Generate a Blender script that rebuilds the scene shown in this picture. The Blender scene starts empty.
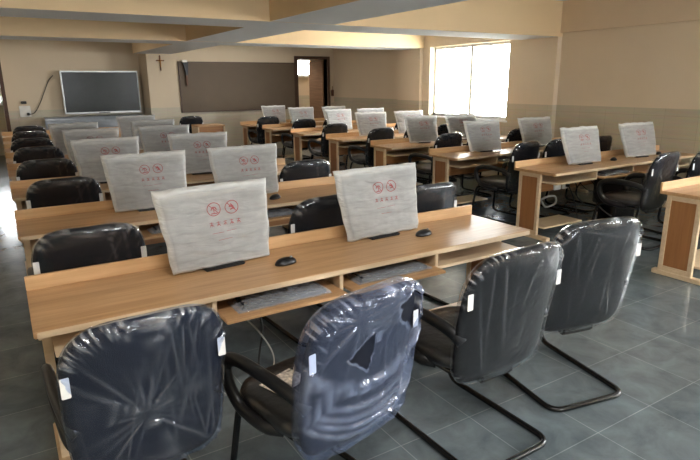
import bpy, bmesh, math, random
from mathutils import Vector, Matrix, noise
C = bpy.context.scene.collection
PI = math.pi
# ------------------------------------------------------------------ helpers
class MB:
    """collects shapes; build() links them as ONE mesh object"""
    def __init__(s): s.v = []; s.f = []
    def add(s, vs, fs):
        n = len(s.v); s.v += [tuple(v) for v in vs]; s.f += [tuple(i + n for i in f) for f in fs]; return s
    def box(s, x0, x1, y0, y1, z0, z1, b=0.0):
        if b <= 0:
            return s.add([(x0,y0,z0),(x1,y0,z0),(x1,y1,z0),(x0,y1,z0),(x0,y0,z1),(x1,y0,z1),(x1,y1,z1),(x0,y1,z1)],
                         [(0,3,2,1),(4,5,6,7),(0,1,5,4),(1,2,6,5),(2,3,7,6),(3,0,4,7)])
        bm = bmesh.new(); bmesh.ops.create_cube(bm, size=1)
        for v in bm.verts: v.co = Vector(((x0+x1)/2+v.co.x*(x1-x0), (y0+y1)/2+v.co.y*(y1-y0), (z0+z1)/2+v.co.z*(z1-z0)))
        bmesh.ops.bevel(bm, geom=bm.edges[:], offset=b, segments=2, affect='EDGES')
        bm.verts.index_update()
        s.add([v.co for v in bm.verts], [[v.index for v in f.verts] for f in bm.faces]); bm.free(); return s
    def tube(s, pts, r, n=8, flat=1.0, cap=True):
        pts = [Vector(p) for p in pts]; vs = []; fs = []; up = None
        for i, p in enumerate(pts):
            t = (pts[min(i+1,len(pts)-1)] - pts[max(i-1,0)]).normalized()
            if up is None:
                up = t.orthogonal().normalized()
                if abs(t.x) < .9: up = (Vector((1,0,0)) - t*t.x).normalized()
            else: up = (up - t*up.dot(t)).normalized()
            w = t.cross(up)
            for k in range(n):
                a = 2*PI*k/n; vs.append(p + up*(math.cos(a)*r*flat) + w*(math.sin(a)*r))
        m = len(pts)
        for i in range(m-1):
            for k in range(n):
                k2 = (k+1) % n; fs.append((i*n+k, i*n+k2, (i+1)*n+k2, (i+1)*n+k))
        if cap: fs.append(tuple(range(n))[::-1]); fs.append(tuple((m-1)*n+k for k in range(n)))
        return s.add(vs, fs)
    def lathe(s, prof, c=(0,0,0), n=20):
        vs = []; fs = []
        for r, z in prof:
            for k in range(n): a = 2*PI*k/n; vs.append((c[0]+r*math.cos(a), c[1]+r*math.sin(a), c[2]+z))
        for i in range(len(prof)-1):
            for k in range(n): k2 = (k+1)%n; fs.append((i*n+k, i*n+k2, (i+1)*n+k2, (i+1)*n+k))
        return s.add(vs, fs)
    def build(s, name, mat, parent=None, smooth=False):
        me = bpy.data.meshes.new(name); me.from_pydata(s.v, [], s.f); me.update()
        bm = bmesh.new(); bm.from_mesh(me); bmesh.ops.recalc_face_normals(bm, faces=bm.faces); bm.to_mesh(me); bm.free()
        if smooth:
            for p in me.polygons: p.use_smooth = True
        me.materials.append(mat)
        o = bpy.data.objects.new(name, me); C.objects.link(o)
        if parent: o.parent = parent
        return o
def fillet(pts, r, n=6):
    pts = [Vector(p) for p in pts]; out = [pts[0]]
    for i in range(1, len(pts)-1):
        a, b, c = pts[i-1], pts[i], pts[i+1]; d = min(r, (a-b).length*.48, (c-b).length*.48)
        p, q = b+(a-b).normalized()*d, b+(c-b).normalized()*d
        for k in range(n+1):
            t = k/n; out.append(p*(1-t)**2 + b*2*t*(1-t) + q*t*t)
    return out + [pts[-1]]
def spline(pts, n=8):
    P = [Vector(p) for p in pts]; P = [P[0]*2-P[1]] + P + [P[-1]*2-P[-2]]; out = []
    for i in range(1, len(P)-2):
        for k in range(n):
            t = k/n; a, b, c, d = P[i-1], P[i], P[i+1], P[i+2]
            out.append(.5*((2*b)+(c-a)*t+(2*a-5*b+4*c-d)*t*t+(3*b-a-3*c+d)*t**3))
    return out + [P[-2]]
def tag(o, label, cat, group=None, kind=None):
    if label: o['label'] = label
    if cat: o['category'] = cat
    if group: o['group'] = group
    if kind: o['kind'] = kind
    return o
def empty(name, loc=(0,0,0), rz=0):
    o = bpy.data.objects.new(name, None); C.objects.link(o); o.empty_display_size = .1
    o.location = loc; o.rotation_euler = (0,0,rz); return o
def copy_tree(o, parent=None):
    c = o.copy(); C.objects.link(c)
    if parent: c.parent = parent
    for ch in o.children: copy_tree(ch, c)
    return c
def struct(o, label=None):
    o['kind'] = 'structure'
    if label: o['label'] = label
    return o
# ------------------------------------------------------------------ materials
def lin(c): return tuple((x/12.92 if x <= .04045 else ((x+.055)/1.055)**2.4) for x in (v/255 for v in c)) + (1,)
def newmat(name):
    m = bpy.data.materials.new(name); m.use_nodes = True; nt = m.node_tree
    return m, nt, nt.nodes['Principled BSDF']
def N(nt, t, **kw):
    n = nt.nodes.new(t)
    for k, v in kw.items():
        if k in n.inputs: n.inputs[k].default_value = v
        else: setattr(n, k, v)
    return n
def basic(name, rgb, rough=.5, metal=0, spec=.5, var=.08, scale=12, bump=0, bscale=60, coat=0):
    m, nt, p = newmat(name); c = lin(rgb)
    tc = N(nt, 'ShaderNodeTexCoord'); nz = N(nt, 'ShaderNodeTexNoise', Scale=scale, Detail=4.0)
    nt.links.new(tc.outputs['Object'], nz.inputs['Vector'])
    r = N(nt, 'ShaderNodeValToRGB'); r.color_ramp.elements[0].position = .3; r.color_ramp.elements[1].position = .7
    r.color_ramp.elements[0].color = tuple(x*(1-var) for x in c[:3])+(1,); r.color_ramp.elements[1].color = tuple(min(1,x*(1+var)) for x in c[:3])+(1,)
    nt.links.new(nz.outputs['Fac'], r.inputs['Fac']); nt.links.new(r.outputs['Color'], p.inputs['Base Color'])
    p.inputs['Roughness'].default_value = rough; p.inputs['Metallic'].default_value = metal; p.inputs['Specular IOR Level'].default_value = spec
    p.inputs['Coat Weight'].default_value = coat; p.inputs['Coat Roughness'].default_value = .12
    if bump:
        n2 = N(nt, 'ShaderNodeTexNoise', Scale=bscale, Detail=3.0); b = N(nt, 'ShaderNodeBump', Strength=bump, Distance=.01)
        nt.links.new(tc.outputs['Object'], n2.inputs['Vector']); nt.links.new(n2.outputs['Fac'], b.inputs['Height']); nt.links.new(b.outputs['Normal'], p.inputs['Normal'])
    return m
def wood(name, a, b, rough=.38, sc=(1.2, 22, 22)):
    m, nt, p = newmat(name); tc = N(nt, 'ShaderNodeTexCoord'); mp = N(nt, 'ShaderNodeMapping'); mp.inputs['Scale'].default_value = sc
    nz = N(nt, 'ShaderNodeTexNoise', Scale=1.6, Detail=6.0, Roughness=.6, Distortion=.6); r = N(nt, 'ShaderNodeValToRGB')
    r.color_ramp.elements[0].position = .32; r.color_ramp.elements[1].position = .68; r.color_ramp.elements[0].color = lin(a); r.color_ramp.elements[1].color = lin(b)
    L = nt.links.new
    L(tc.outputs['Object'], mp.inputs['Vector']); L(mp.outputs['Vector'], nz.inputs['Vector']); L(nz.outputs['Fac'], r.inputs['Fac']); L(r.outputs['Color'], p.inputs['Base Color'])
    p.inputs['Roughness'].default_value = rough; p.inputs['Specular IOR Level'].default_value = .45
    return m
def wallmat(name, upper, lower, zsplit):
    """painted plaster above, glazed ceramic dado tiles below the split height"""
    m, nt, p = newmat(name); L = nt.links.new; g = N(nt, 'ShaderNodeNewGeometry'); sp = N(nt, 'ShaderNodeSeparateXYZ'); L(g.outputs['Position'], sp.inputs[0])
    ad = N(nt, 'ShaderNodeMath', operation='ADD'); L(sp.outputs['X'], ad.inputs[0]); L(sp.outputs['Y'], ad.inputs[1])
    cb = N(nt, 'ShaderNodeCombineXYZ'); L(ad.outputs[0], cb.inputs['X']); L(sp.outputs['Z'], cb.inputs['Y'])
    br = N(nt, 'ShaderNodeTexBrick', Scale=1.0, offset=0.0); br.inputs['Brick Width'].default_value = .45; br.inputs['Row Height'].default_value = .3; br.inputs['Mortar Size'].default_value = .003
    br.inputs['Color1'].default_value = lin(lower); br.inputs['Color2'].default_value = tuple(x*.95 for x in lin(lower)[:3])+(1,); br.inputs['Mortar'].default_value = tuple(x*.8 for x in lin(lower)[:3])+(1,)
    L(cb.outputs[0], br.inputs['Vector'])
    mp = N(nt, 'ShaderNodeMapping'); mp.inputs['Scale'].default_value = (1.5, 1.5, 14); L(g.outputs['Position'], mp.inputs['Vector'])
    ns = N(nt, 'ShaderNodeTexNoise', Scale=2.0, Detail=4.0); L(mp.outputs[0], ns.inputs['Vector'])
    ml = N(nt, 'ShaderNodeMix', data_type='RGBA', blend_type='MULTIPLY'); ml.inputs[0].default_value = .25; L(br.outputs['Color'], ml.inputs[6]); L(ns.outputs['Color'], ml.inputs[7])
    nz = N(nt, 'ShaderNodeTexNoise', Scale=1.3, Detail=5.0); L(g.outputs['Position'], nz.inputs['Vector'])
    r = N(nt, 'ShaderNodeValToRGB'); c = lin(upper); r.color_ramp.elements[0].color = tuple(x*.93 for x in c[:3])+(1,); r.color_ramp.elements[1].color = tuple(x*1.06 for x in c[:3])+(1,); L(nz.outputs['Fac'], r.inputs['Fac'])
    gt = N(nt, 'ShaderNodeMath', operation='GREATER_THAN'); gt.inputs[1].default_value = zsplit; L(sp.outputs['Z'], gt.inputs[0])
    mx = N(nt, 'ShaderNodeMix', data_type='RGBA'); L(gt.outputs[0], mx.inputs[0]); L(ml.outputs[2], mx.inputs[6]); L(r.outputs['Color'], mx.inputs[7]); L(mx.outputs[2], p.inputs['Base Color'])
    ma = N(nt, 'ShaderNodeMapRange'); ma.inputs['To Min'].default_value = .35; ma.inputs['To Max'].default_value = .75; L(gt.outputs[0], ma.inputs['Value']); L(ma.outputs[0], p.inputs['Roughness'])
    return m
def floormat():
    m, nt, p = newmat('slate_floor_tiles'); L = nt.links.new; g = N(nt, 'ShaderNodeNewGeometry')
    mp = N(nt, 'ShaderNodeMapping'); mp.inputs['Location'].default_value = (-.087, -.075, 0); L(g.outputs['Position'], mp.inputs['Vector'])
    br = N(nt, 'ShaderNodeTexBrick', Scale=1.0, offset=0.0); br.inputs['Brick Width'].default_value = .44; br.inputs['Row Height'].default_value = .44; br.inputs['Mortar Size'].default_value = .0024; br.inputs['Mortar Smooth'].default_value = .4
    br.inputs['Color1'].default_value = lin((104,114,118)); br.inputs['Color2'].default_value = lin((112,121,124)); br.inputs['Mortar'].default_value = lin((150,157,160)); L(mp.outputs[0], br.inputs['Vector'])
    nz = N(nt, 'ShaderNodeTexNoise', Scale=4.5, Detail=9.0, Roughness=.65, Distortion=.5); L(g.outputs['Position'], nz.inputs['Vector'])
    r = N(nt, 'ShaderNodeValToRGB'); r.color_ramp.elements[0].position = .3; r.color_ramp.elements[1].position = .72; r.color_ramp.elements[0].color = (.62,.62,.62,1); r.color_ramp.elements[1].color = (1.15,1.15,1.15,1); L(nz.outputs['Fac'], r.inputs['Fac'])
    mx = N(nt, 'ShaderNodeMix', data_type='RGBA', blend_type='MULTIPLY'); mx.inputs[0].default_value = 1; L(br.outputs['Color'], mx.inputs[6]); L(r.outputs['Color'], mx.inputs[7]); L(mx.outputs[2], p.inputs['Base Color'])
    rr = N(nt, 'ShaderNodeMapRange'); rr.inputs['To Min'].default_value = .10; rr.inputs['To Max'].default_value = .22; L(nz.outputs['Fac'], rr.inputs['Value']); L(rr.outputs[0], p.inputs['Roughness'])
    b = N(nt, 'ShaderNodeBump', Strength=.06, Distance=.003); L(nz.outputs['Fac'], b.inputs['Height']); L(b.outputs[0], p.inputs['Normal'])
    return m
def filmmat(name, tint, haze, bump=.25, bs=16, stretch=(1,1,1), milk=(.8,.84,.92,1)):
    """thin clear wrapping film: mostly see-through, glossy at wrinkles, a little milky, glints painted in by mask"""
    m, nt, p = newmat(name); L = nt.links.new; nt.nodes.remove(p); out = nt.nodes['Material Output']
    tc = N(nt, 'ShaderNodeTexCoord'); mp = N(nt, 'ShaderNodeMapping'); mp.inputs['Scale'].default_value = stretch; L(tc.outputs['Object'], mp.inputs['Vector'])
    nz = N(nt, 'ShaderNodeTexNoise', Scale=bs, Detail=3.0, Roughness=.55, Distortion=1.2); L(mp.outputs[0], nz.inputs['Vector'])
    b = N(nt, 'ShaderNodeBump', Strength=bump, Distance=.02); L(nz.outputs['Fac'], b.inputs['Height'])
    tr = N(nt, 'ShaderNodeBsdfTransparent', Color=tint); gl = N(nt, 'ShaderNodeBsdfGlossy', Roughness=.06); gl.inputs['Color'].default_value = (1,1,1,1); L(b.outputs[0], gl.inputs['Normal'])
    df = N(nt, 'ShaderNodeBsdfDiffuse'); df.inputs['Color'].default_value = milk
    lw = N(nt, 'ShaderNodeLayerWeight', Blend=.5); L(b.outputs[0], lw.inputs['Normal'])
    pw = N(nt, 'ShaderNodeMath', operation='POWER'); pw.inputs[1].default_value = 3.5; L(lw.outputs['Facing'], pw.inputs[0])
    mu = N(nt, 'ShaderNodeMath', operation='MULTIPLY_ADD'); mu.inputs[1].default_value = .8; mu.inputs[2].default_value = .03; mu.use_clamp = True; L(pw.outputs[0], mu.inputs[0])
    at = N(nt, 'ShaderNodeAttribute', attribute_name='gather_or_glint'); sm = N(nt, 'ShaderNodeMath', operation='MULTIPLY_ADD'); sm.inputs[1].default_value = .55; sm.use_clamp = True; L(at.outputs['Fac'], sm.inputs[0]); L(mu.outputs[0], sm.inputs[2]); mu = sm  # mask whitens gathered film and paints window glints on crinkles and ridges
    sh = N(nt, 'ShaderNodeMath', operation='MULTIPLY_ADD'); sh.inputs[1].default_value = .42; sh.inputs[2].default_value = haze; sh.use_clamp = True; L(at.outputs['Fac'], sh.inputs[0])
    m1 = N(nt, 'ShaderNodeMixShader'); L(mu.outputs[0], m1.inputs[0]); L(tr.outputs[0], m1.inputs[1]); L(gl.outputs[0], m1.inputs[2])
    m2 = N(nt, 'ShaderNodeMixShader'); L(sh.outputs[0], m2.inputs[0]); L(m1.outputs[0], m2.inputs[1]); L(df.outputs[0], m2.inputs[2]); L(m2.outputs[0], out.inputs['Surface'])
    return m
def pouchmat():
    """white milky foam-film sleeve, slightly see-through"""
    m, nt, p = newmat('milky_foam_sleeve'); L = nt.links.new; out = nt.nodes['Material Output']
    tc = N(nt, 'ShaderNodeTexCoord'); mp = N(nt, 'ShaderNodeMapping'); mp.inputs['Scale'].default_value = (1.6, 4, 9); L(tc.outputs['Object'], mp.inputs['Vector'])
    nz = N(nt, 'ShaderNodeTexNoise', Scale=4.0, Detail=5.0, Distortion=.8); L(mp.outputs[0], nz.inputs['Vector'])
    b = N(nt, 'ShaderNodeBump', Strength=.8, Distance=.03); L(nz.outputs['Fac'], b.inputs['Height'])
    p.inputs['Base Color'].default_value = (.76,.76,.74,1); p.inputs['Roughness'].default_value = .38; L(b.outputs[0], p.inputs['Normal'])
    ts = N(nt, 'ShaderNodeBsdfTranslucent'); ts.inputs['Color'].default_value = (.85,.85,.83,1)
    tr = N(nt, 'ShaderNodeBsdfTransparent'); tr.inputs['Color'].default_value = (1,1,1,1)
    m1 = N(nt, 'ShaderNodeMixShader'); m1.inputs[0].default_value = .3; L(p.outputs[0], m1.inputs[1]); L(ts.outputs[0], m1.inputs[2])
    rr = N(nt, 'ShaderNodeMapRange'); rr.inputs['To Min'].default_value = .30; rr.inputs['To Max'].default_value = .62; L(nz.outputs['Fac'], rr.inputs['Value'])
    at = N(nt, 'ShaderNodeAttribute', attribute_name='gather_or_glint'); sb = N(nt, 'ShaderNodeMath', operation='SUBTRACT'); sb.use_clamp = True; L(rr.outputs[0], sb.inputs[0]); L(at.outputs['Fac'], sb.inputs[1])
    m2 = N(nt, 'ShaderNodeMixShader'); L(sb.outputs[0], m2.inputs[0]); L(m1.outputs[0], m2.inputs[1]); L(tr.outputs[0], m2.inputs[2]); L(m2.outputs[0], out.inputs['Surface'])
    return m
def glassmat():
    m, nt, p = newmat('window_glass'); L = nt.links.new; nt.nodes.remove(p); out = nt.nodes['Material Output']
    tr = N(nt, 'ShaderNodeBsdfTransparent'); gl = N(nt, 'ShaderNodeBsdfGlossy', Roughness=.02); 
    mx = N(nt, 'ShaderNodeMixShader'); mx.inputs[0].default_value = .06; L(tr.outputs[0], mx.inputs[1]); L(gl.outputs[0], mx.inputs[2]); L(mx.outputs[0], out.inputs['Surface'])
    return m
M = dict(
    oak=wood('light_oak_laminate', (178,137,96), (203,163,119)), oak_ledge=wood('pale_oak_ledge', (196,155,109), (215,176,131)),
    oak_dark=wood('brown_oak_inset', (150,103,62), (176,124,78)), oak_inset=wood('brown_upright_inset', (146,98,58), (168,116,72), .38, (22, 22, 1.2)),
    cream=wood('cream_edge_band', (206,180,146), (220,197,164), .45),
    fabric=basic('black_woven_fabric', (17,18,22), .85, spec=.3, bump=.25, bscale=400), fabric_blue=basic('navy_black_fabric', (19,22,33), .8, spec=.3, bump=.25, bscale=400),
    shell=basic('charcoal_back_shell', (18,18,20), .7, spec=.2, bump=.08, bscale=300), seat=basic('black_seat_under_film', (20,20,22), .4, spec=.6, bump=.5, bscale=22, coat=.6),
    blackp=basic('black_moulded_plastic', (17,17,19), .36, spec=.5), blackm=basic('black_painted_tube', (13,13,14), .25, spec=.6),
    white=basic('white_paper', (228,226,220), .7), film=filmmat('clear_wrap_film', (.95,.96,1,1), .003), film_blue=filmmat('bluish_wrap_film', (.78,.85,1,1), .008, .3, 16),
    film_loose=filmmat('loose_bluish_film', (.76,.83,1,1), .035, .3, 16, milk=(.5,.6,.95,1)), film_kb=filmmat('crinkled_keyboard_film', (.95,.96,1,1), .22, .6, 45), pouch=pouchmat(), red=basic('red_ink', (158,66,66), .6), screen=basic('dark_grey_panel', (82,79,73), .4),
    tvglass=basic('dark_screen_glass', (26,30,28), .25, spec=.35), silver=basic('silver_aluminium', (170,172,170), .32, metal=.9), wall_r=wallmat('beige_wall_window_side', (224,206,180), (208,195,169), 1.30),
    wall_b=wallmat('beige_wall_back', (212,195,168), (208,196,172), 1.15), wall_o=wallmat('beige_wall_other', (220,198,169), (208,194,167), 1.30),
    beam=basic('cream_beam_paint', (224,198,157), .75, var=.03, scale=1.5), ceil=basic('white_ceiling_paint', (226,229,230), .85, var=.02, scale=1.5), floor=floormat(),
    board=basic('brown_papered_board', (96,80,61), .6, var=.05, scale=3), frame=basic('dark_brown_door_wood', (72,46,30), .45, var=.15), leaf_door=wood('brown_door_leaf', (120,86,62), (146,108,80)),
    wframe=basic('white_window_frame', (240,239,234), .4), glass=glassmat(), crucifix=basic('brown_crucifix_wood', (98,56,26), .5), brass=basic('brass_figure', (170,120,60), .35, metal=.8),
    cablek=basic('black_cable_rubber', (16,16,16), .5), cableg=basic('grey_cable_sleeve', (150,150,146), .5), bark=basic('grey_bark', (110,100,88), .9), foliage=basic('sunlit_leaves', (120,140,84), .7, var=.3),
    greywrap=basic('grey_plastic_sheet', (128,134,140), .2, bump=.6, bscale=14, spec=.7), print=basic('printed_leaflet', (190,176,160), .5, var=.6, scale=60), ground=basic('pale_ground', (205,202,194), .9))
# ------------------------------------------------------------------ room
XL, XR, YF, YB, YT, ZC = -1.6, 7.8, -2.6, 13.7, 14.5, 2.885
def wall_x(mb, x0, x1, y0, y1, z0, z1, holes):       # wall slab along Y with rectangular holes (ya,yb,za,zb)
    cuts = sorted(holes); y = y0
    for a, b, c, d in cuts:
        if a > y: mb.box(x0, x1, y, a, z0, z1)
        if c > z0: mb.box(x0, x1, a, b, z0, c)
        if d < z1: mb.box(x0, x1, a, b, d, z1)
        y = b
    if y < y1: mb.box(x0, x1, y, y1, z0, z1)
def wall_y(mb, y0, y1, x0, x1, z0, z1, holes):
    x = x0
    for a, b, c, d in sorted(holes):
        if a > x: mb.box(x, a, y0, y1, z0, z1)
        if c > z0: mb.box(a, b, y0, y1, z0, c)
        if d < z1: mb.box(a, b, y0, y1, d, z1)
        x = b
    if x < x1: mb.box(x, x1, y0, y1, z0, z1)
struct(MB().box(XL-.2, XR+2, YF-.2, 16.6, -.12, 0).build('floor', M['floor']), 'grey slate-look square tiles with pale joints')
struct(MB().box(XL-.2, XR+2, YF-.2, 16.6, ZC, ZC+.12).build('ceiling', M['ceil']), 'white painted ceiling slab between the beams')
XW = 7.70
W1 = (7.14, 9.28, 1.0, 2.37)                          # the window in view
W2 = (-1.0, 1.2, 1.0, 2.37)                            # its twin beside the camera
W3 = (10.9, 13.0, 1.0, 2.37)
mb = MB(); wall_x(mb, XR, XR+.22, YF, 6.15, 0, ZC, [W2]); wall_x(mb, XW, XR+.22, 6.15, 10.3, 0, ZC, [W1]); mb.box(7.97, 8.2, 10.3, YB+.2, 0, ZC)
mb.box(XW-.07, XW, 9.52, 10.3, 0, ZC); struct(mb.build('wall_right', M['wall_r']), 'beige painted wall with grey-beige tiled dado')
struct(MB().box(XR-.06, XR, YF, 6.15, 2.415, ZC).build('trim_1', M['wall_o']), 'shallow beam band along the top of the wall')
D1 = (6.86, 7.76, 0, 2.30); D2 = (-.75, .10, 0, 2.15)
mb = MB(); wall_y(mb, YB, YT+.2, 3.03, 8.2, 0, ZC, [D1]); wall_y(mb, YT, YT+.2, .17, 3.03, 0, ZC, []); wall_y(mb, YB, YT+.2, XL, .17, 0, ZC, [D2])
struct(mb.build('wall_back', M['wall_b']), 'beige wall behind the desks with a recessed bay')
mb = MB(); wall_x(mb, XL-.2, XL, YF, 16.6, 0, ZC, []); struct(mb.build('wall_left', M['wall_o']))
WF = [(1.7, 2.8, .9, 2.4), (6.2, 7.3, .9, 2.4)]
mb = MB(); wall_y(mb, YF-.2, YF, XL, XR+.2, 0, ZC, WF); struct(mb.build('wall_front', M['wall_o']))
# ceiling beams: cream sides, whitewashed soffit
for i, (x0, x1, y0, y1) in enumerate([(XL, XR, 6.144, 6.9), (XL, XW-.01, 9.47, 10.2), (2.75, 3.585, YF, YB)]):
    e = MB(); zb = 2.357 + (.003 if i == 2 else 0)
    o = MB().box(x0, x1, y0, y1, zb, ZC).build('trim_%d' % (i+2), M['beam']); struct(o, 'deep ceiling beam with cream sides and a white underside')
    o.data.materials.append(M['ceil'])
    for p in o.data.polygons:
        if p.normal.z < -.9: p.material_index = 1
def fill_lamp(x, y, label, power):  # added fill light: unseen ceiling fixtures that brighten desks, back wall and corridor
    l = empty('fill_lamp', (x, y, ZC)); tag(l, label, 'lamp', 'added ceiling fill lamps')
    MB().box(-.62,.62,-.06,.06,-.06,0,.006).build('fill_housing', M['wframe'], l)
    a = bpy.data.lights.new('tube', 'AREA'); a.shape = 'RECTANGLE'; a.size = 1.2; a.size_y = .08; a.energy = power; a.color = (1,.97,.92)
    o = bpy.data.objects.new('tube', a); C.objects.link(o); o.parent = l; o.location = (0,0,-.064)
def window(n, axis, w, plane, mull, label, depth=.06):
    a, b, z0, z1 = w; fr = MB(); t = .05
    def bx(m, u0, u1, v0, v1, d0, d1):
        if axis == 'x': m.box(plane+d0, plane+d1, u0, u1, v0, v1)
        else: m.box(u0, u1, plane+d0, plane+d1, v0, v1)
    bx(fr, a, b, z0, z0+t, 0, depth); bx(fr, a, b, z1-t, z1, 0, depth); bx(fr, a, a+t, z0, z1, 0, depth); bx(fr, b-t, b, z0, z1, 0, depth)
    for u in mull: bx(fr, u-.03, u+.03, z0, z1, 0, depth)
    o = struct(fr.build('window_%d' % n, M['wframe']), label)
    g = MB(); bx(g, a+t, b-t, z0+t, z1-t, depth*.4, depth*.5); g.build('glass_pane', M['glass'], o)
    s = MB(); bx(s, a-.04, b+.04, z0-.03, z0, -.16, .0); s.build('window_sill', M['wframe'], o)
window(1, 'x', W1, XW+.13, [8.2], 'white framed sliding window, overexposed daylight behind it')
window(2, 'x', W2, XR+.13, [.1], 'white framed window')
window(3, 'y', WF[0], YF-.17, [2.3], 'white framed window'); window(4, 'y', WF[1], YF-.17, [6.65], 'white framed window')
# door at the back and corridor beyond
a, b, _, h = D1; mb = MB(); mb.box(a-.09, a, YB-.04, YB+.2, 0, h+.07); mb.box(b, b+.07, YB-.04, YB+.2, 0, h+.07); mb.box(a, b, YB-.04, YB+.2, h, h+.07)
d = struct(mb.build('door_1', M['frame']), 'dark brown door frame with its door standing open')
mb = MB().box(0, .76, -.02, .02, .01, h-.03, .004); lf = mb.build('door_leaf', M['leaf_door'], d); lf.location = (b-.01, YB+.2, 0); lf.rotation_euler = (0, 0, math.radians(92))
mb = MB().tube([(.70,-.02,1.0),(.70,-.07,1.0),(.60,-.07,1.0)], .011); mb.build('door_handle', M['silver'], lf)
a, b, _, h = D2; mb = MB(); mb.box(a-.09, a, YB-.04, YB+.1, 0, h+.07); mb.box(b, b+.07, YB-.04, YB+.1, 0, h+.07); mb.box(a, b, YB-.04, YB+.1, h, h+.07)
struct(mb.build('door_2', M['frame']), 'dark frame of the doorway beside the aisle')
mb = MB(); wall_y(mb, 16.4, 16.6, XL-.2, XR+2, 0, ZC, [(-.4, .12, 1.25, 1.75), (8.0, 8.75, 1.9, 2.55)]); mb.box(XR+2, XR+2.2, 14.5, 16.6, 0, ZC); mb.box(XR+.2, XR+2, 14.5, 14.7, 0, ZC); struct(mb.build('wall_corridor', M['wall_o']))
window(6, 'y', (-.4, .12, 1.25, 1.75), 16.42, [], 'bright window beyond the aisle doorway')
window(5, 'y', (8.0, 8.75, 1.9, 2.55), 16.42, [], 'small bright window in the corridor')
# things on the back wall
tv = empty('wall_screen', (2.1, YT-.2, 1.52))
tag(tv, 'large dark flat screen in a silver frame mounted on the back wall', 'screen')
MB().box(-.83,.83,-.03,.04,-.475,.475,.008).build('screen_body', M['silver'], tv)
MB().box(-.80,.80,-.034,-.029,-.435,.445).build('screen_glass', M['tvglass'], tv)
MB().box(-.45,.45,.04,.2,-.3,.3).build('wall_bracket', M['blackp'], tv)
MB().box(-.12,.12,-.036,-.029,-.466,-.447).build('button_strip', M['blackp'], tv)
cb = MB(); wy = YB+.002
cb.box(3.318,3.346,wy-.022,wy,1.99,2.33,.003); cb.box(3.24,3.424,wy-.022,wy,2.2,2.228,.003)
cr = tag(cb.build('crucifix', M['crucifix']), 'small brown wooden crucifix hung high on the beige back wall', 'crucifix')
f = MB(); f.tube(spline([(3.332,wy-.03,2.06),(3.332,wy-.034,2.14),(3.332,wy-.03,2.22),(3.332,wy-.03,2.255)],4), .011); f.tube([(3.27,wy-.03,2.225),(3.332,wy-.03,2.19),(3.394,wy-.03,2.225)], .006); f.build('figure', M['brass'], cr, True)
bb = empty('wall_board', (5.25, YB-.02, 1.61)); tag(bb, 'wide brown paper-covered board on the back wall beside the open door', 'board')
MB().box(-1.5,1.5,-.015,.019,-.57,.57).build('board_panel', M['board'], bb)
fr = MB(); fr.box(-1.52,1.52,-.022,.019,.57,.59); fr.box(-1.52,1.52,-.022,.019,-.59,-.57); fr.box(-1.52,-1.5,-.022,.019,-.59,.59); fr.box(1.5,1.52,-.022,.019,-.59,.59); fr.build('board_frame', M['frame'], bb)
pj = empty('hanging_bracket', (3.83, YB-.055, 2.2)); tag(pj, 'small black bracket with a white cap hanging at the top corner of the brown board', 'bracket')
MB().box(-.02,.1,-.06,-.0,-.02,.03,.008).build('cap', M['white'], pj)
MB().add([(.0,-.05,-.02),(.12,-.05,-.02),(.1,-.05,-.3),(.06,-.05,-.32),(.0,0,-.02),(.12,0,-.02),(.1,0,-.3),(.06,0,-.32)],[(0,1,2,3),(7,6,5,4),(0,4,5,1),(1,5,6,2),(2,6,7,3),(3,7,4,0)]).build('arm', M['blackp'], pj)
MB().box(.05,.09,-.03,-.0,-.55,-.3,.004).build('strap', M['crucifix'], pj)
ot = empty('wall_socket', (.5, YT-.001, 1.13)); tag(ot, 'white wall socket with a plug under the bare beige wall beside the screen', 'socket')
MB().box(-.11,.11,-.025,0,-.12,.12,.006).build('face_plate', M['white'], ot); MB().box(.02,.08,-.07,-.025,-.09,-.03,.01).build('plug', M['blackp'], ot); MB().box(-.06,.05,-.05,0,.16,.22,.006).build('switch_box', M['blackp'], ot)
c = MB().tube(spline([(.56,YT-.06,1.06),(.68,YT-.04,1.1),(.8,YT-.03,1.28),(.93,YT-.03,1.55),(1.04,YT-.03,1.78),(1.14,YT-.1,1.9)]), .009, 6).build('power_cable', M['cablek'], None, True)
tag(c, 'black power cable running up the back wall from the socket to the screen', 'cable')
hk = MB().box(7.875,7.935,YB-.06,YB+.002,1.33,1.5,.01); hk.tube([(7.905,YB-.03,1.48),(7.905,YB-.03,1.6)],.008)
tag(hk.build('door_holder', M['crucifix']), 'small brown holder fixed to the wall beside the open door', 'holder')
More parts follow.
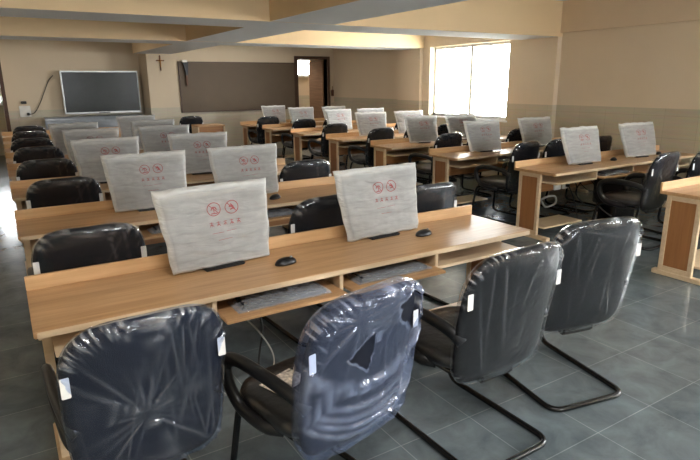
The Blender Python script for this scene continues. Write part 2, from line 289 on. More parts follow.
# ------------------------------------------------------------------ chair
def back_surf(u, t):
    """centre surface of the reclined back: u across, t 0..1 bottom to top -> (point, rear normal)"""
    z = .385 + .605*t; y = -.235 - .03*t - .075*t*t + .26*u*u
    n = Vector((.52*u, -1, -.03-.1*t)).normalized(); return Vector((u, y, z)), n
def back_outline(a):
    ca, sa = math.cos(a), math.sin(a); p = 2/4.2 if sa > 0 else 2/6.5
    x = math.copysign(abs(ca)**p, ca); y = math.copysign(abs(sa)**p, sa); t = .5+.5*y
    return x*(.254+.018*math.sin(min(1,t*1.25)*PI*.62)), t
def back_shell(nr, na, th, off, fold=None, holes=()):
    vs = []; fs = []; gs = []; uv = []
    def ring(side, r):
        for k in range(na):
            u, t = back_outline(2*PI*k/na); uu = u*r; tt = .5+(t-.5)*r
            g = 1+off*(1.6 if r > .6 else 0); uu *= g; tt = .5+(tt-.5)*(1+off*1.3*r)
            p, n = back_surf(uu, tt); h = th*(1-r**5)**.5 if r < 1 else 0
            h += off*.8 if r < 1 else 0; g_ = 0
            if fold and side > 0: hh, g_ = fold(uu, tt, r); h += hh
            p = p + n*(side*h)
            if fold: p.z += .5*fold(uu*1.7+3, tt, r)[0] if r > .8 else 0
            vs.append(p); gs.append(g_); uv.append((uu, tt, side))
    rs = [(i/nr)**.75 for i in range(1, nr+1)]
    for side in (1, -1):
        base = len(vs); p, n = back_surf(0, .5); h = th+off*.8+(fold(0,.5,0)[0] if fold and side > 0 else 0); vs.append(p+n*(side*h)); gs.append(0); uv.append((0, .5, side))
        rr = rs if side > 0 else rs[:-1]
        for r in rr: ring(side, r)
        for k in range(na): fs.append((base, base+1+k, base+1+(k+1)%na))
        for i in range(len(rr)-1):
            for k in range(na):
                k2 = (k+1)%na; a0 = base+1+i*na; b0 = a0+na; fs.append((a0+k, b0+k, b0+k2, a0+k2))
        if side > 0: last = base+1+(len(rr)-1)*na
        else:
            a0 = base+1+(len(rr)-1)*na
            for k in range(na): fs.append((a0+k, last+k, last+(k+1)%na, a0+(k+1)%na))
    def inside(pt, poly):
        c = False; n = len(poly)
        for i in range(n):
            (x1, y1), (x2, y2) = poly[i], poly[(i+1)%n]
            if (y1 > pt[1]) != (y2 > pt[1]) and pt[0] < (x2-x1)*(pt[1]-y1)/(y2-y1)+x1: c = not c
        return c
    for poly in holes:                                     # places where the gathered film parts and bares the fabric
        mx, my = sum(p[0] for p in poly)/len(poly), sum(p[1] for p in poly)/len(poly)
        big = [(mx+(x-mx)*1.12, my+(y-my)*1.12) for x, y in poly]
        wig = lambda u, t: (u+.008*noise.noise((u*40, t*25, 1)), t+.016*noise.noise((u*40, t*25, 6)))
        hit = [uv[i][2] > 0 and inside(wig(*uv[i][:2]), poly) for i in range(len(vs))]
        fs = [f for f in fs if not all(hit[i] for i in f)]
        for i in range(len(vs)):
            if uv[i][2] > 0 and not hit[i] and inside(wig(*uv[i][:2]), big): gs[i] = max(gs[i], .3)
    m = MB().add(vs, fs); m.g = gs; return m
def make_fold(seed, anchors, amp=.006, vertical=0, top=.010, sag=0, edge=.7):
    rnd = random.Random(seed); F = []
    for (ax, ay, n, L) in anchors:
        for k in range(n):
            a = 2*PI*(k+rnd.random()*.8)/n; F.append((ax, ay, math.cos(a), math.sin(a), L*(.5+rnd.random()*.8), .0035+rnd.random()*.005, amp*(.4+rnd.random())))
    for k in range(vertical):
        F.append(((rnd.random()-.5)*.44, .95 if k % 2 else .1, (rnd.random()-.5)*.5, -1 if k % 2 else 1, .2+rnd.random()*.35, .0035+rnd.random()*.004, amp*(.3+rnd.random()*.7)))
    S = [(.25+.5*rnd.random(), .02+.05*rnd.random()) for _ in range(7)] if sag else []
    def fold(u, t, r):
        v = t*.55; h = 0; g = 0
        for ax, ay, dx, dy, L, w, am in F:
            px, py = u-ax, v-ay*.55; al = px*dx+py*dy
            if 0 < al < L:
                q = abs(px*dy-py*dx)/(w*(.6+al/L))
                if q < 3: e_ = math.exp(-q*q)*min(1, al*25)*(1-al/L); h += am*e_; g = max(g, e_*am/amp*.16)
        for s0, sw in S:
            c = t-(s0+2.6*u*u-.25); e_ = math.exp(-(c/.022)**2)*(.4+.6*abs(noise.noise((u*14, s0*9, 3)))*2); h += sag*e_; g = max(g, .5*e_)
        h += .0022*noise.noise((u*9+seed, v*9, 1.3))
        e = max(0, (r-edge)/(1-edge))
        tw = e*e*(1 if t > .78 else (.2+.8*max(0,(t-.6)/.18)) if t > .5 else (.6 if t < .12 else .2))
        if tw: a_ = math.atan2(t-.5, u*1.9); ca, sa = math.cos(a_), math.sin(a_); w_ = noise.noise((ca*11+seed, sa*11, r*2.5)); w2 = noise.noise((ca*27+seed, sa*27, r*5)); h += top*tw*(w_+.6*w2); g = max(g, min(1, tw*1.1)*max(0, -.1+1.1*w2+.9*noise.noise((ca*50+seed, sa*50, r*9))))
        return h, g
    return fold
def make_chair(seed, fold, film, fab, nr, na, loose=.012, holes=()):
    ch = empty('cantilever_chair')
    s = MB(); n = 36; vs = []; fs = []                 # seat cushion: superellipse pad
    prof = [(0,.500),(.5,.503),(.85,.497),(.97,.482),(1,.455),(.97,.43),(.8,.42),(0,.42)]
    for r, z in prof:
        for k in range(n):
            a = 2*PI*k/n; ca, sa = math.cos(a), math.sin(a)
            vs.append((math.copysign(abs(ca)**.5, ca)*.245*r, .03+math.copysign(abs(sa)**.5, sa)*.235*r, z + (.012*sa*r if z > .45 else 0)))
    for i in range(len(prof)-1):
        for k in range(n): fs.append((i*n+k, i*n+(k+1)%n, (i+1)*n+(k+1)%n, (i+1)*n+k))
    s.add(vs, fs).build('seat', M['seat'], ch, True)
    bk = back_shell(12, 56, .03, 0).build('backrest', M[fab], ch, True)
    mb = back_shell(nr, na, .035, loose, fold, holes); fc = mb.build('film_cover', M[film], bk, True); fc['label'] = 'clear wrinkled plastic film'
    fc.data.attributes.new('gather_or_glint', 'FLOAT', 'POINT').data.foreach_set('value', mb.g)
    br = MB().box(-.1,.1,-.235,-.19,.35,.42,.012); br.box(-.06,.06,-.2,.05,.395,.415,.006); br.build('back_bracket', M['blackp'], ch)
    for sx in (-1, 1):
        p, nn = back_surf(sx*.255, .69); t = MB(); q = p+nn*.012
        t.box(q.x-.014, q.x+.014, q.y-.0215, q.y-.019, q.z-.034, q.z+.034, .002); t.build('paper_tag', M['white'], bk)['label'] = 'white paper tag'
        arm = spline([(sx*.24,-.255,.60),(sx*.262,-.2,.645),(sx*.275,-.05,.668),(sx*.276,.12,.665),(sx*.274,.205,.62),(sx*.268,.205,.53),(sx*.258,.14,.45),(sx*.245,.0,.425),(sx*.2,-.06,.415)], 6)
        MB().tube(arm, .029, 10, .75).build('armrest', M['blackp'], ch, True)
    pts = [(-.19,-.17,.405),(-.19,.26,.405),(-.225,.31,.02),(-.225,-.36,.014),(.225,-.36,.014),(.225,.31,.02),(.19,.26,.405),(.19,-.17,.405)]
    MB().tube(fillet(pts, .075), .0145, 10).build('sled_base', M['blackm'], ch, True)
    return ch
# ------------------------------------------------------------------ desk (local: x 0..2.82, y 0 front .. .56 back)
def make_desk():
    W, D = 2.82, .56; d = empty('computer_desk')
    tp = MB().box(0,W,.004,D,.722,.75,.004).build('tabletop', M['oak'], d)
    MB().box(.012,W-.012,-.002,.010,.7225,.7475,.003).build('edge_band', M['cream'], tp)['label'] = 'cream edging strip'
    MB().box(.0,W-.0,D-.02,D,.75,.82,.003).build('upstand', M['oak_ledge'], d)
    for x0, out in ((.03, -1), (W-.065, 1)):
        sp = MB(); sp.box(x0,x0+.035,.215,.255,.04,.722,.003); sp.box(x0,x0+.035,.465,.505,.04,.722,.003); sp.box(x0,x0+.035,.255,.465,.675,.722); sp.box(x0,x0+.035,.255,.465,.04,.085)
        o = sp.build('side_panel', M['cream'], d)
        MB().box(x0+.009,x0+.026,.255,.465,.085,.675).build('inset_board', M['oak_inset'], o)['label'] = 'brown inset board'
        MB().box(x0-.012,x0+.047,.06,.55,.0,.04,.004).build('foot_rail', M['cream'], o)
    MB().box(.065,W-.065,.49,.506,.44,.722).build('modesty_panel', M['oak_dark'], d)
    for x in (.725, 1.405, 2.05): MB().box(x-.011,x+.011,.02,.48,.62,.722,.002).build('divider', M['cream'], d)
    for x0, x1 in ((.745,1.385),(1.425,2.03)):
        t = MB().box(x0,x1,-.085,.33,.634,.65,.003).build('keyboard_tray', M['oak'], d)
        r = MB().box(x0,x1,.40,.45,.650,.70); r.build('runner', M['blackm'], t)
    for x0, x1 in ((.065,.714),(2.061,W-.065)):
        MB().box(x0,x1,.02,.48,.62,.638,.002).build('shelf', M['cream'], d)
        MB().box(x0,x1,.14,.46,.12,.138,.002).build('tower_shelf', M['cream'], d)
    return d
# ------------------------------------------------------------------ monitor in a sleeve
def make_monitor(seed, tilt=11.5, nx=44, nz=34):
    """origin on the desk below the middle of the sleeve; front faces -Y"""
    rnd = random.Random(seed); mo = empty('wrapped_monitor')
    st = MB().box(-.11,.11,-.05,.10,0,.014,.005); st.box(-.03,.03,.035,.06,.012,.2,.004); st.build('stand', M['blackp'], mo)
    tilt = math.radians(tilt); H = .425; z0 = .012
    def P(u, v, off):                                    # u -1..1, v 0..1
        wd = .270+.044*v; y = -.02+v*H*math.sin(tilt)+off; return Vector((u*wd, y, z0+v*H*math.cos(tilt)))
    MB().add([P(sx*.84, v, o) for o in (-.016,.016) for v in (.09,.87) for sx in (-1,1)], [(0,1,3,2),(4,6,7,5),(0,4,5,1),(2,3,7,6),(0,2,6,4),(1,5,7,3)]).build('screen_panel', M['screen'], mo)
    def thick(u, v):
        e = min(1, (1-abs(u))/.10)*min(1, v/.07)*min(1, (1-v)/.12); e = max(0, e)
        return .003+.03*(e**.5)
    def wob(u, v, s): return .009*noise.noise((u*2.2+seed, v*2.6, s))+.007*noise.noise((u*2+seed*2, v*11+u*1.5, s+4))+.0035*noise.noise((u*8, v*15+seed, s))
    vs = []; fs = []; gs = []
    for s in (-1, 1):
        b = len(vs)
        for j in range(nz+1):
            for i in range(nx+1):
                u, v = -1+2*i/nx, j/nz
                ed = min(1, (1-abs(u))*8)*min(1, (1-v)*8)*min(1, v*8)
                p = P(u, v, s*thick(u, v)+wob(u, v, 1.0 if s < 0 else 7.0)*(.35+.65*ed)*(1 if s < 0 else .7))
                p.x += .008*noise.noise((v*4, seed, 3))*abs(u); p.z += .012*noise.noise((u*3+seed, 9, 2))*v + (.01*noise.noise((u*3, 5, seed)) if v < .1 else 0)
                p.z = max(.003, p.z); vs.append(p); gs.append(.55*max(0, 1-min((1-abs(u))/.075, v/.05, (1-v)/.085)**2))
        for j in range(nz):
            for i in range(nx): q = b+j*(nx+1)+i; fs.append((q, q+1, q+nx+2, q+nx+1))
    n1 = (nx+1)*(nz+1); E = [j*(nx+1) for j in range(nz+1)]
    rim = list(range(nx+1)) + [j*(nx+1)+nx for j in range(1, nz+1)] + [nz*(nx+1)+i for i in range(nx-1,-1,-1)] + [j*(nx+1) for j in range(nz-1,0,-1)]
    for k in range(len(rim)): a, c = rim[k], rim[(k+1)%len(rim)]; fs.append((a, c, c+n1, a+n1))
    sl = MB().add(vs, fs).build('foam_sleeve', M['pouch'], mo, True)
    sl.data.attributes.new('gather_or_glint', 'FLOAT', 'POINT').data.foreach_set('value', gs)
    pr = MB(); pl = []                                            # printed warning marks: rings with a slash, row of glyphs, rule lines
    def Q(u, v): 
        p = P(u, v, -thick(u, v)+wob(u, v, 1.0)-.0022); return p
    def strip(pts, w):
        for (u1,v1),(u2,v2) in zip(pts, pts[1:]):
            du, dv = (u2-u1)*.28, (v2-v1)*H; L = math.hypot(du, dv) or 1; nu, nv = -dv/L*w/.28, du/L*w/H
            pr.add([Q(u1+nu,v1+nv),Q(u1-nu,v1-nv),Q(u2-nu,v2-nv),Q(u2+nu,v2+nv)], [(0,1,2,3)])
    for cu, kind in ((-.08, 0), (.25, 1)):
        cv = .71; R = .034; ring = [(cu+R*math.cos(2*PI*k/20)/.28, cv+R*math.sin(2*PI*k/20)/H) for k in range(21)]
        strip(ring, .0019); s = R*.7; strip([(cu-s/.28, cv+s/H), (cu+s/.28, cv-s/H)], .0017)
        if kind == 0:
            strip([(cu-.05,cv-.01),(cu-.03,cv+.02),(cu,cv+.028),(cu+.03,cv+.02),(cu+.05,cv-.01)], .0025); strip([(cu,cv+.02),(cu,cv-.045)], .0018); strip([(cu-.06,cv-.052),(cu+.06,cv-.052)], .0024)
        else:
            strip([(cu-.05,cv+.01),(cu+.01,cv+.01),(cu+.05,cv-.03)], .004); strip([(cu-.02,cv+.04),(cu+.03,cv+.005)], .003); strip([(cu-.03,cv-.03),(cu+.02,cv-.02)], .003)
        pl.append(pr); pr = MB()
    for k in range(5):
        cu, cv = -.16+.13*k, .53; w, h = .034, .028
        strip([(cu-w,cv+h*.6),(cu+w,cv+h*.6)], .0013); strip([(cu,cv+h),(cu,cv-h)], .0013); strip([(cu-w*.8,cv-h*(.2+.3*(k%2))),(cu+w*.8,cv-h*(.2+.3*(k%2)))], .0013); strip([(cu-w*.3,cv),(cu-w,cv-h)], .0013); strip([(cu+w*.3,cv),(cu+w,cv-h)], .0013)
    strip([(-.18,.42),(.05,.42)], .0009); strip([(.1,.425),(.3,.43)], .0009); strip([(-.08,.33),(.2,.335)], .0009)
    for q in pl: q.build('warning_icon', M['red'], sl)['label'] = 'red printed prohibition icon'
    pr.build('print_lettering', M['red'], sl)['label'] = 'red printed lettering'
    return mo
def make_mouse():
    m = empty('computer_mouse'); vs = []; fs = []; nu, nv = 14, 8
    for j in range(nv+1):
        for i in range(nu):
            a = 2*PI*i/nu; e = PI/2*j/nv; vs.append((.031*math.cos(a)*math.cos(e)*(1-.1*math.sin(a)), .056*math.sin(a)*math.cos(e), .002+.034*math.sin(e)**.9))
    for j in range(nv):
        for i in range(nu): i2 = (i+1)%nu; fs.append((j*nu+i, j*nu+i2, (j+1)*nu+i2, (j+1)*nu+i))
    fs.append(tuple(range(nu))[::-1]); b = MB().add(vs, fs).build('mouse_body', M['blackp'], m, True)
    w = MB().lathe([(.0,-.003),(.007,-.003),(.008,0),(.007,.003),(0,.003)], n=12); o = w.build('scroll_wheel', M['cableg'], m, True); o.location = (0,.028,.0305); o.rotation_euler = (0,PI/2,0)
    return m
def make_keyboard(seed):
    k = empty('wrapped_keyboard'); MB().box(-.225,.225,-.07,.07,0,.018,.004).build('key_deck', M['blackp'], k)
    ks = MB()
    for r in range(5):
        for c in range(15): x = -.215+c*.0287; y = -.06+r*.0245; ks.box(x+.002,x+.0265,y+.002,y+.0225,.017,.025)
    ks.build('keys', M['fabric'], k)
    nx, ny = 60, 20; vs = []; fs = []
    for s in (1, 0):
        for j in range(ny+1):
            for i in range(nx+1):
                u, v = i/nx, j/ny; ed = min(1, 8*min(u,1-u))*min(1, 6*min(v,1-v))
                z = (.006+.026*ed+.007*noise.noise((u*16+seed, v*7, 1))+.004*noise.noise((u*40, v*14+seed, 2))) if s else .0006
                vs.append((-.25+.5*u+.004*noise.noise((v*9,seed,1)), -.088+.176*v+.005*noise.noise((u*14,seed,5)), max(.001*s+.0006, z)))
    n1 = (nx+1)*(ny+1)
    for s in (0, 1):
        for j in range(ny):
            for i in range(nx): q = s*n1+j*(nx+1)+i; fs.append((q,q+1,q+nx+2,q+nx+1))
    MB().add(vs, fs).build('film_bag', M['film_kb'], k, True)['label'] = 'crinkled clear plastic bag'
    return k
SKY, EXPO, FILL = 19.0, 0.95, 32.0
CF = 555.108
CRx = (0.849874, -0.526911, -0.008895)
CUx = (0.142387, 0.213345, 0.966545)
CFx = (0.507386, 0.822708, -0.256341)
# ------------------------------------------------------------------ layout
R = math.radians
for x, y, s, pw in ((.6, .1, 'over the aisle side of the front desks', FILL), (1.0, 12.3, 'before the wall screen', 10), (5.0, 11.9, 'before the brown board', 13), (6.6, 15.5, 'in the corridor beyond the open door', 16)): fill_lamp(x, y, 'added out-of-view ceiling fill lamp '+s, pw)
ORD = ['first','second','third','fourth','fifth','sixth','seventh','eighth']
LB = [2.33, 4.0, 5.47, 6.86, 8.14, 9.54, 10.84, 12.2]          # desk fronts, block before the wall screen
RB = [2.07, 3.72, 5.2, 6.6, 8.0, 9.4, 10.8, 12.1]               # desk fronts, block by the window wall
desk = make_desk(); used = []
def place(proto, x, y, z, rz, label, cat, group):
    o = proto if proto not in used else copy_tree(proto); used.append(proto)
    o.location = (x, y, z); o.rotation_euler = (0, 0, R(rz)); return tag(o, label, cat, group)
deskL = ['long light oak computer desk in the foreground with two white-sleeved monitors and four wrapped chairs'] + \
    ['long light oak computer desk, %s row from the camera facing the wall screen' % ORD[i] for i in range(1, 8)]
deskL[0] = 'long oak computer desk with four wrapped chairs whose whole backs show before it'
for i, y in enumerate(LB): place(desk, -.01, y, 0, 0, deskL[i], 'desk', 'long oak computer desks')
for i, y in enumerate(RB):
    lb = 'oak computer desk cut off by the photo edge, tall brown and cream end panel showing' if i == 0 else 'long oak computer desk, %s row from the camera along the window wall' % ORD[i]
    place(desk, 4.795, y, 0, 0, lb, 'desk', 'long oak computer desks')
# monitors
mons = [make_monitor(k) for k in (3, 8, 15)]
ML = [  # row, x, dy(front of desk back edge), rot, label
 (0, .89, .16, 5, 'big white foam-sleeved monitor nearer the aisle on the front desk'),
 (0, 1.93, .14, 2, 'white foam-sleeved monitor near the free end of the front desk, showing a side flap'),
 (1, .90, .19, 2, None), (1, 1.70, .17, 3, None), (2, .85, .16, 0, None), (2, 1.76, .16, -6, None), (3, .9, .16, 0, None), (3, 1.75, .16, -6, None),
 (4, .85, .16, 0, None), (4, 1.9, .16, -3, None), (5, 1.95, .16, 0, None)]
k = 0
for r, x, dy, rz, lb in ML:
    lb = lb or 'foam-sleeved monitor on the %s screen-facing desk row, %s the aisle' % (ORD[r], 'nearer' if x < 1.3 else 'farther from')
    place(mons[k % 3] if k < 3 else mons[(k*2+1) % 3], x, LB[r]+.56-dy, .751, rz, lb, 'monitor', 'monitors in white foam sleeves'); k += 1
monr = [make_monitor(k, 18) for k in (23, 31)]
MR = [(1, 5.64, .24, -3), (1, 6.75, .24, -6), (2, 5.6, .2, -4), (2, 6.66, .2, -6), (3, 5.66, .2, -4), (3, 6.5, .2, -6), (4, 5.64, .2, -8), (4, 6.5, .2, -6),
      (5, 5.8, .2, 0), (5, 6.58, .2, -8), (6, 5.68, .2, 0), (6, 6.52, .2, 0), (7, 5.6, .2, 0)]
for r, x, dy, rz in MR:
    lb = 'foam-sleeved monitor on the %s window-side desk row, %s' % (ORD[r], 'nearer the gangway' if x < 6.2 else 'nearer the wall')
    place(monr[k % 2], x, RB[r]+.56-dy-.03, .751, rz, lb, 'monitor', 'monitors in white foam sleeves'); k += 1
# mice and keyboards
mouse = make_mouse()
for x, y, rz, lb in [(1.185, 2.575, -84, 'black mouse on the front desk beside the big white-sleeved monitor'), (2.16, 2.62, -84, 'black mouse on the front desk near its free end'),
    (1.86, 4.2, -60, 'black mouse on the second desk row beside a grey-sleeved monitor'), (6.2, 4.0, -70, 'black mouse between the two monitors by the tiled window wall'), (7.15, 4.0, -75, 'black mouse at the desk corner beside the monitor nearest the tiled wall')]:
    place(mouse, x, y, .7505, rz, lb, 'mouse', 'black computer mice').scale = (1.15,1.15,1.05)
kbs = [make_keyboard(1), make_keyboard(9)]
for i, (x, y, lb) in enumerate([(1.06, 2.385, 'film-wrapped keyboard on the tray under the big white-sleeved monitor'), (1.73, 2.40, 'film-wrapped keyboard on the second tray of the front desk'),
    (1.05, 4.06, 'film-wrapped keyboard on a tray of the second desk row nearer the aisle'), (1.72, 4.06, 'film-wrapped keyboard on a tray of the second desk row beyond the front chairs'),
    (5.86, 3.79, 'film-wrapped keyboard on the tray beside the black computer tower by the window wall'), (5.86, 5.27, 'film-wrapped keyboard on a tray of the third window-wall desk row')]):
    place(kbs[i % 2], x, y, .6505, 0, lb, 'keyboard', 'keyboards in plastic film')
# chairs
f1 = make_fold(4, [(-.02,.42,24,.34),(.12,.5,8,.2)], .0065, 14, .02, 0, .72)
f2 = make_fold(11, [(-.10,.90,16,.26),(.11,.93,14,.26),(0,.2,10,.3)], .011, 10, .014, .012)
f3 = make_fold(21, [(-.02,.04,9,.2)], .004, 8, .010, 0, .86)
f4 = make_fold(33, [(-.16,.95,9,.28)], .004, 8, .010, 0, .84)
ft = make_fold(50, [(.0,.5,9,.25)], .005, 6, .013, 0, .76)
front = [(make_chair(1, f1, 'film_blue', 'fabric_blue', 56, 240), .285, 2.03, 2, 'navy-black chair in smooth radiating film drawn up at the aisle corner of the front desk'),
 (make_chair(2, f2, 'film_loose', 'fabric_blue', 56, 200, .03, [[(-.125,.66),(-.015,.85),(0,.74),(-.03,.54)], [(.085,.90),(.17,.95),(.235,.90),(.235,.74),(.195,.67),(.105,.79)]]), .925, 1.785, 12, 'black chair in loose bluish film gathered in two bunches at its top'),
 (make_chair(3, f3, 'film', 'shell', 48, 200), 1.77, 1.84, 1, 'charcoal-backed wrapped chair on a black sled base beside the chair in bluish film'),
 (make_chair(4, f4, 'film', 'shell', 48, 200), 2.54, 1.94, -11, 'charcoal-backed wrapped chair turned aside at the free end of the front desk')]
for o, x, y, rz, lb in front:
    o.location = (x, y, 0); o.rotation_euler = (0,0,R(rz)); o.scale = (1.07,1.04,1.025) if x > 1.5 else ((.955,1,1) if x < .5 else (1,1,1.01)); tag(o, lb, 'chair', 'chairs wrapped in plastic film')
cproto = make_chair(5, ft, 'film', 'fabric', 16, 72)
CL = [(1, .305, 3.35, 0), (1, 1.684, 3.35, 4), (1, 2.50, 3.30, 3), (2, .35, 5.12, 0), (2, 2.37, 4.92, 0), (3, .324, 6.47, 0), (3, 2.36, 6.5, 0), (4, .33, 7.82, 0), (5, .33, 9.1, 0), (6, .37, 10.47, 0), (7, .42, 11.9, 0)]
for r, x, y, rz in CL:
    pos = 'at the aisle end' if x < 1 else ('behind the side-flapped sleeve' if x < 2 else 'at the gangway end')
    place(cproto, x, y, 0, rz, 'film-wrapped black chair %s of the %s screen-facing desk row' % (pos, ORD[r]), 'chair', 'chairs wrapped in plastic film')
CR = [(1, 5.6, 3.36, 4), (1, 6.35, 3.3, -4), (2, 5.25, 4.84, 6), (2, 5.95, 4.85, -5), (2, 6.6, 4.78, 0), (3, 5.3, 6.25, 4), (3, 5.95, 6.25, 0), (3, 6.75, 6.25, 0), (4, 5.1, 7.62, 3), (4, 5.85, 7.62, 0), (4, 6.5, 7.62, 0), (4, 7.2, 7.62, 0),
      (5, 5.05, 8.95, 0), (5, 5.9, 9.04, 0), (5, 6.7, 9.04, 0), (6, 5.2, 10.44, 0), (6, 5.9, 10.44, 0), (7, 4.99, 11.75, 0), (7, 5.8, 11.75, 0)]
seat = {}
for r, x, y, rz in CR:
    n = seat.get(r, 0); seat[r] = n+1
    place(cproto, x, y, 0, rz, 'film-wrapped black chair, %s from the gangway at the %s window-side desk row' % (ORD[n], ORD[r]), 'chair', 'chairs wrapped in plastic film')
# table and chair by the blackboard wall
t = empty('side_table', (3.86, 12.15, 0)); tag(t, 'small oak table end standing before the back wall below the brown board', 'table')
MB().box(-.3,.3,-.25,.25,.79,.82,.004).build('tabletop', M['oak'], t); MB().box(-.28,.28,-.2,-.18,.45,.79).build('front_panel', M['oak_dark'], t)
for sx in (-.3, .27): MB().box(sx,sx+.03,-.23,.23,0,.79,.003).build('side_panel', M['cream'], t)
place(cproto, 3.66, 13.0, 0, 0, 'film-wrapped black chair standing alone against the back wall below the brown board', 'chair', None)
# shiny plastic-covered low cabinet under the screen
cbn = empty('low_cabinet', (1.85, 14.1, 0)); tag(cbn, 'long low cabinet under grey plastic sheeting below the wall screen', 'cabinet')
MB().box(-1.0,1.0,-.25,.28,0,.98,.01).build('cabinet_body', M['silver'], cbn)
nx, nz = 60, 16; vs = []; fs = []
for j in range(nz+1):
    for i in range(nx+1):
        u, v = -1.03+2.06*i/nx, j/nz
        y, z = (-.275, .25+v*1.15) if v*1.15 < .75 else (-.275+(v*1.15-.75)*1.4, 1.0)
        vs.append((u, y+.012*noise.noise((u*5,v*6,1)), z+.012*noise.noise((u*6,v*6,4))))
for j in range(nz):
    for i in range(nx): q = j*(nx+1)+i; fs.append((q,q+1,q+nx+2,q+nx+1))
MB().add(vs, fs).build('plastic_sheet', M['greywrap'], cbn, True)
# under the second window-side desk: tower, sockets, cables
tw = empty('computer_tower', (6.28, 4.02, .139)); tag(tw, 'black computer tower hanging under the desk by the tiled window wall', 'computer')
tw.location = (6.34, 3.98, .0)
MB().box(-.22,.22,-.2,.2,.22,.60,.01).build('tower_case', M['blackp'], tw); MB().box(-.2,.2,-.206,-.2,.25,.57,.003).build('front_plate', M['blackm'], tw)
st = MB(); st.box(-.225,.225,-.1,-.07,.0,.22); st.box(-.225,.225,.07,.1,.0,.22); st.build('stand', M['blackm'], tw)
yp = RB[1]+.489
for i, x in enumerate((5.46, 5.61)):
    s = empty('power_socket', (x, yp, .485)); tag(s, 'white power socket %s under the second window-wall desk' % ('without plug' if i == 0 else 'with a black plug in it'), 'socket', 'white sockets under the desk')
    MB().box(-.06,.06,-.02,0,-.045,.045,.004).build('face_plate', M['white'], s)
    if i: MB().lathe([(.0,-.02),(.024,-.02),(.026,.01),(.0,.012)], n=14).build('plug', M['blackp'], s, True).location = (0,-.04,0)
def cable(pts, r, mat, label):
    o = MB().tube(spline(pts), r, 6).build('cable', M[mat], None, True); return tag(o, label, 'cable', None)
cable([(5.61,yp-.05,.485),(5.62,yp-.12,.36),(5.6,yp-.2,.2),(5.62,yp-.22,.05),(5.8,yp-.15,.02)], .006, 'cablek', 'black cable dropping from the plugged socket to the floor')
cable([(5.6,yp-.03,.60),(5.68,yp-.1,.5),(5.62,yp-.18,.36),(5.7,yp-.22,.28),(5.66,yp-.12,.4),(5.8,yp-.1,.55)], .006, 'cablek', 'looped black cable tangle hanging beside the computer tower')
cable([(.84,2.5,.62),(.95,2.42,.48),(1.0,2.36,.34),(.92,2.32,.24),(.76,2.34,.22),(.68,2.42,.3)], .0045, 'cableg', 'thin grey cable looping under the front desk keyboard tray')
cable([(1.0,2.7,.6),(1.05,2.62,.42),(1.0,2.56,.2),(1.1,2.5,.03),(1.3,2.5,.012)], .006, 'cablek', 'black cable hanging to the floor under the front desk')
cable([(4.98,yp-.1,.36),(5.05,yp-.22,.44),(5.14,yp-.24,.43),(5.2,yp-.2,.34),(5.12,yp-.14,.30),(5.02,yp-.16,.38)], .012, 'cableg', 'pale coiled cable at the end panel of the second window-wall desk')
cable([(5.9,yp-.02,.6),(5.98,yp-.14,.46),(5.86,yp-.25,.3),(6.0,yp-.4,.12),(6.3,yp-.52,.02),(6.6,yp-.5,.015)], .007, 'cablek', 'black cable running from the modesty panel along the floor past the computer tower')
cable([(5.7,yp-.02,.64),(5.66,yp-.2,.5),(5.78,yp-.26,.42),(5.9,yp-.2,.5),(5.84,yp-.06,.64)], .005, 'cablek', 'short black cable drooping under the tray by the computer tower')
lf = MB().box(-.085,.085,-.06,.06,0,.002).build('leaflet', M['print'], None); lf.location = (.83, 1.86, .512); lf.rotation_euler = (0,0,R(20)); tag(lf, 'printed leaflet lying on the seat of the chair in bluish film', 'leaflet')
# ------------------------------------------------------------------ outside
struct(MB().box(-30, 60, -30, 60, -3.6, -3.5).build('ground', M['ground']))
tr = empty('tree', (13.2, 14.0, -3.5)); tag(tr, 'pale overexposed leafy tree outside the bright window', 'tree')
rnd = random.Random(7); b = MB(); b.tube(spline([(0,0,0),(.1,.05,2),(0,.1,4),(.1,0,6)]), .14); tips = []
for k in range(16):
    a = rnd.random()*2*PI; z = 3+rnd.random()*3; L = 1+rnd.random()*1.6; e = (math.cos(a)*L, math.sin(a)*L, z+.6+rnd.random()*.8)
    b.tube(spline([(0,0.05,z),(e[0]*.5,e[1]*.5,z+.25),e]), .03, 6); tips.append(e)
b.build('trunk', M['bark'], tr, True); lv = MB()
for e in tips:
    for k in range(46):
        p = Vector(e)+Vector((rnd.gauss(0,.42),rnd.gauss(0,.42),rnd.gauss(0,.36))); d = Vector((rnd.gauss(0,1),rnd.gauss(0,1),rnd.gauss(0,1))).normalized(); q = d.orthogonal().normalized(); s = .09+rnd.random()*.06
        lv.add([p-d*s, p+q*s*.5, p+d*s, p-q*s*.5], [(0,1,2,3)])
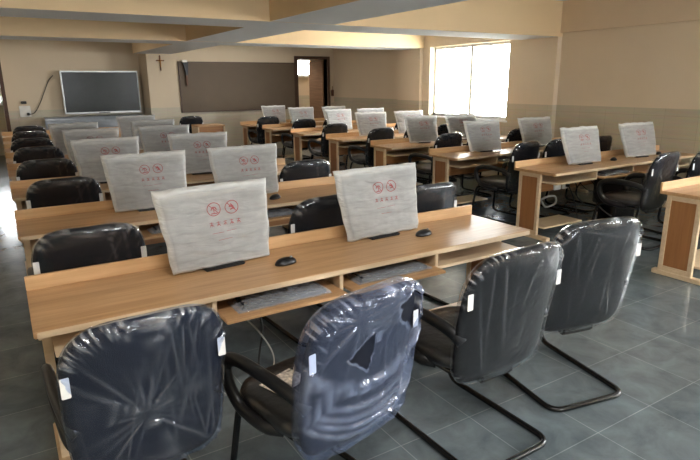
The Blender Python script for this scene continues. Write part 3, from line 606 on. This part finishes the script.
lv.build('crown', M['foliage'], tr)
# ------------------------------------------------------------------ light, camera
wd = bpy.data.worlds.new('overcast_sky'); bpy.context.scene.world = wd; wd.use_nodes = True; nt = wd.node_tree; bg = nt.nodes['Background']
bg.inputs['Color'].default_value = (.93,.97,1.0,1); bg.inputs['Strength'].default_value = SKY
sl = bpy.data.lights.new('bounce_sun', 'SUN'); sl.energy = 140; sl.angle = R(2); so = bpy.data.objects.new('bounce_sun', sl); C.objects.link(so); so.location = (-10, 5, 20); so.rotation_euler = (0, R(-28), R(-6))  # added sun: brightens the ground outside so its bounce lifts the ceiling
def portal(name, loc, rot, sx, sy):
    l = bpy.data.lights.new(name, 'AREA'); l.shape = 'RECTANGLE'; l.size = sx; l.size_y = sy; l.cycles.is_portal = True
    o = bpy.data.objects.new(name, l); C.objects.link(o); o.location = loc; o.rotation_euler = rot
for n, w in (('portal_window', W1), ('portal_side_window', W2)): portal(n, (XR+.23, (w[0]+w[1])/2, (w[2]+w[3])/2), (0, R(90), 0), w[3]-w[2], w[1]-w[0])
for w in WF: portal('portal_front_window', ((w[0]+w[1])/2, YF-.21, (w[2]+w[3])/2), (R(90), 0, 0), w[1]-w[0], w[3]-w[2])
portal('portal_doorway', (-.14, 16.62, 1.5), (R(-90), 0, 0), .52, .5)
portal('portal_corridor', (8.375, 16.62, 2.22), (R(-90), 0, 0), .75, .65)
cam = bpy.data.cameras.new('camera'); co = bpy.data.objects.new('camera', cam); C.objects.link(co)
cam.sensor_width = 36; cam.lens = 36*CF/700; cam.clip_start = .05
co.matrix_world = Matrix(((CRx[0],CUx[0],-CFx[0],0),(CRx[1],CUx[1],-CFx[1],0),(CRx[2],CUx[2],-CFx[2],1.68),(0,0,0,1)))
sc = bpy.context.scene; sc.camera = co
sc.view_settings.view_transform = 'Standard'; sc.view_settings.look = 'None'; sc.view_settings.gamma = 1; sc.view_settings.exposure = EXPO
sc.cycles.transparent_max_bounces = 24; sc.cycles.max_bounces = 8; sc.cycles.sample_clamp_indirect = 8
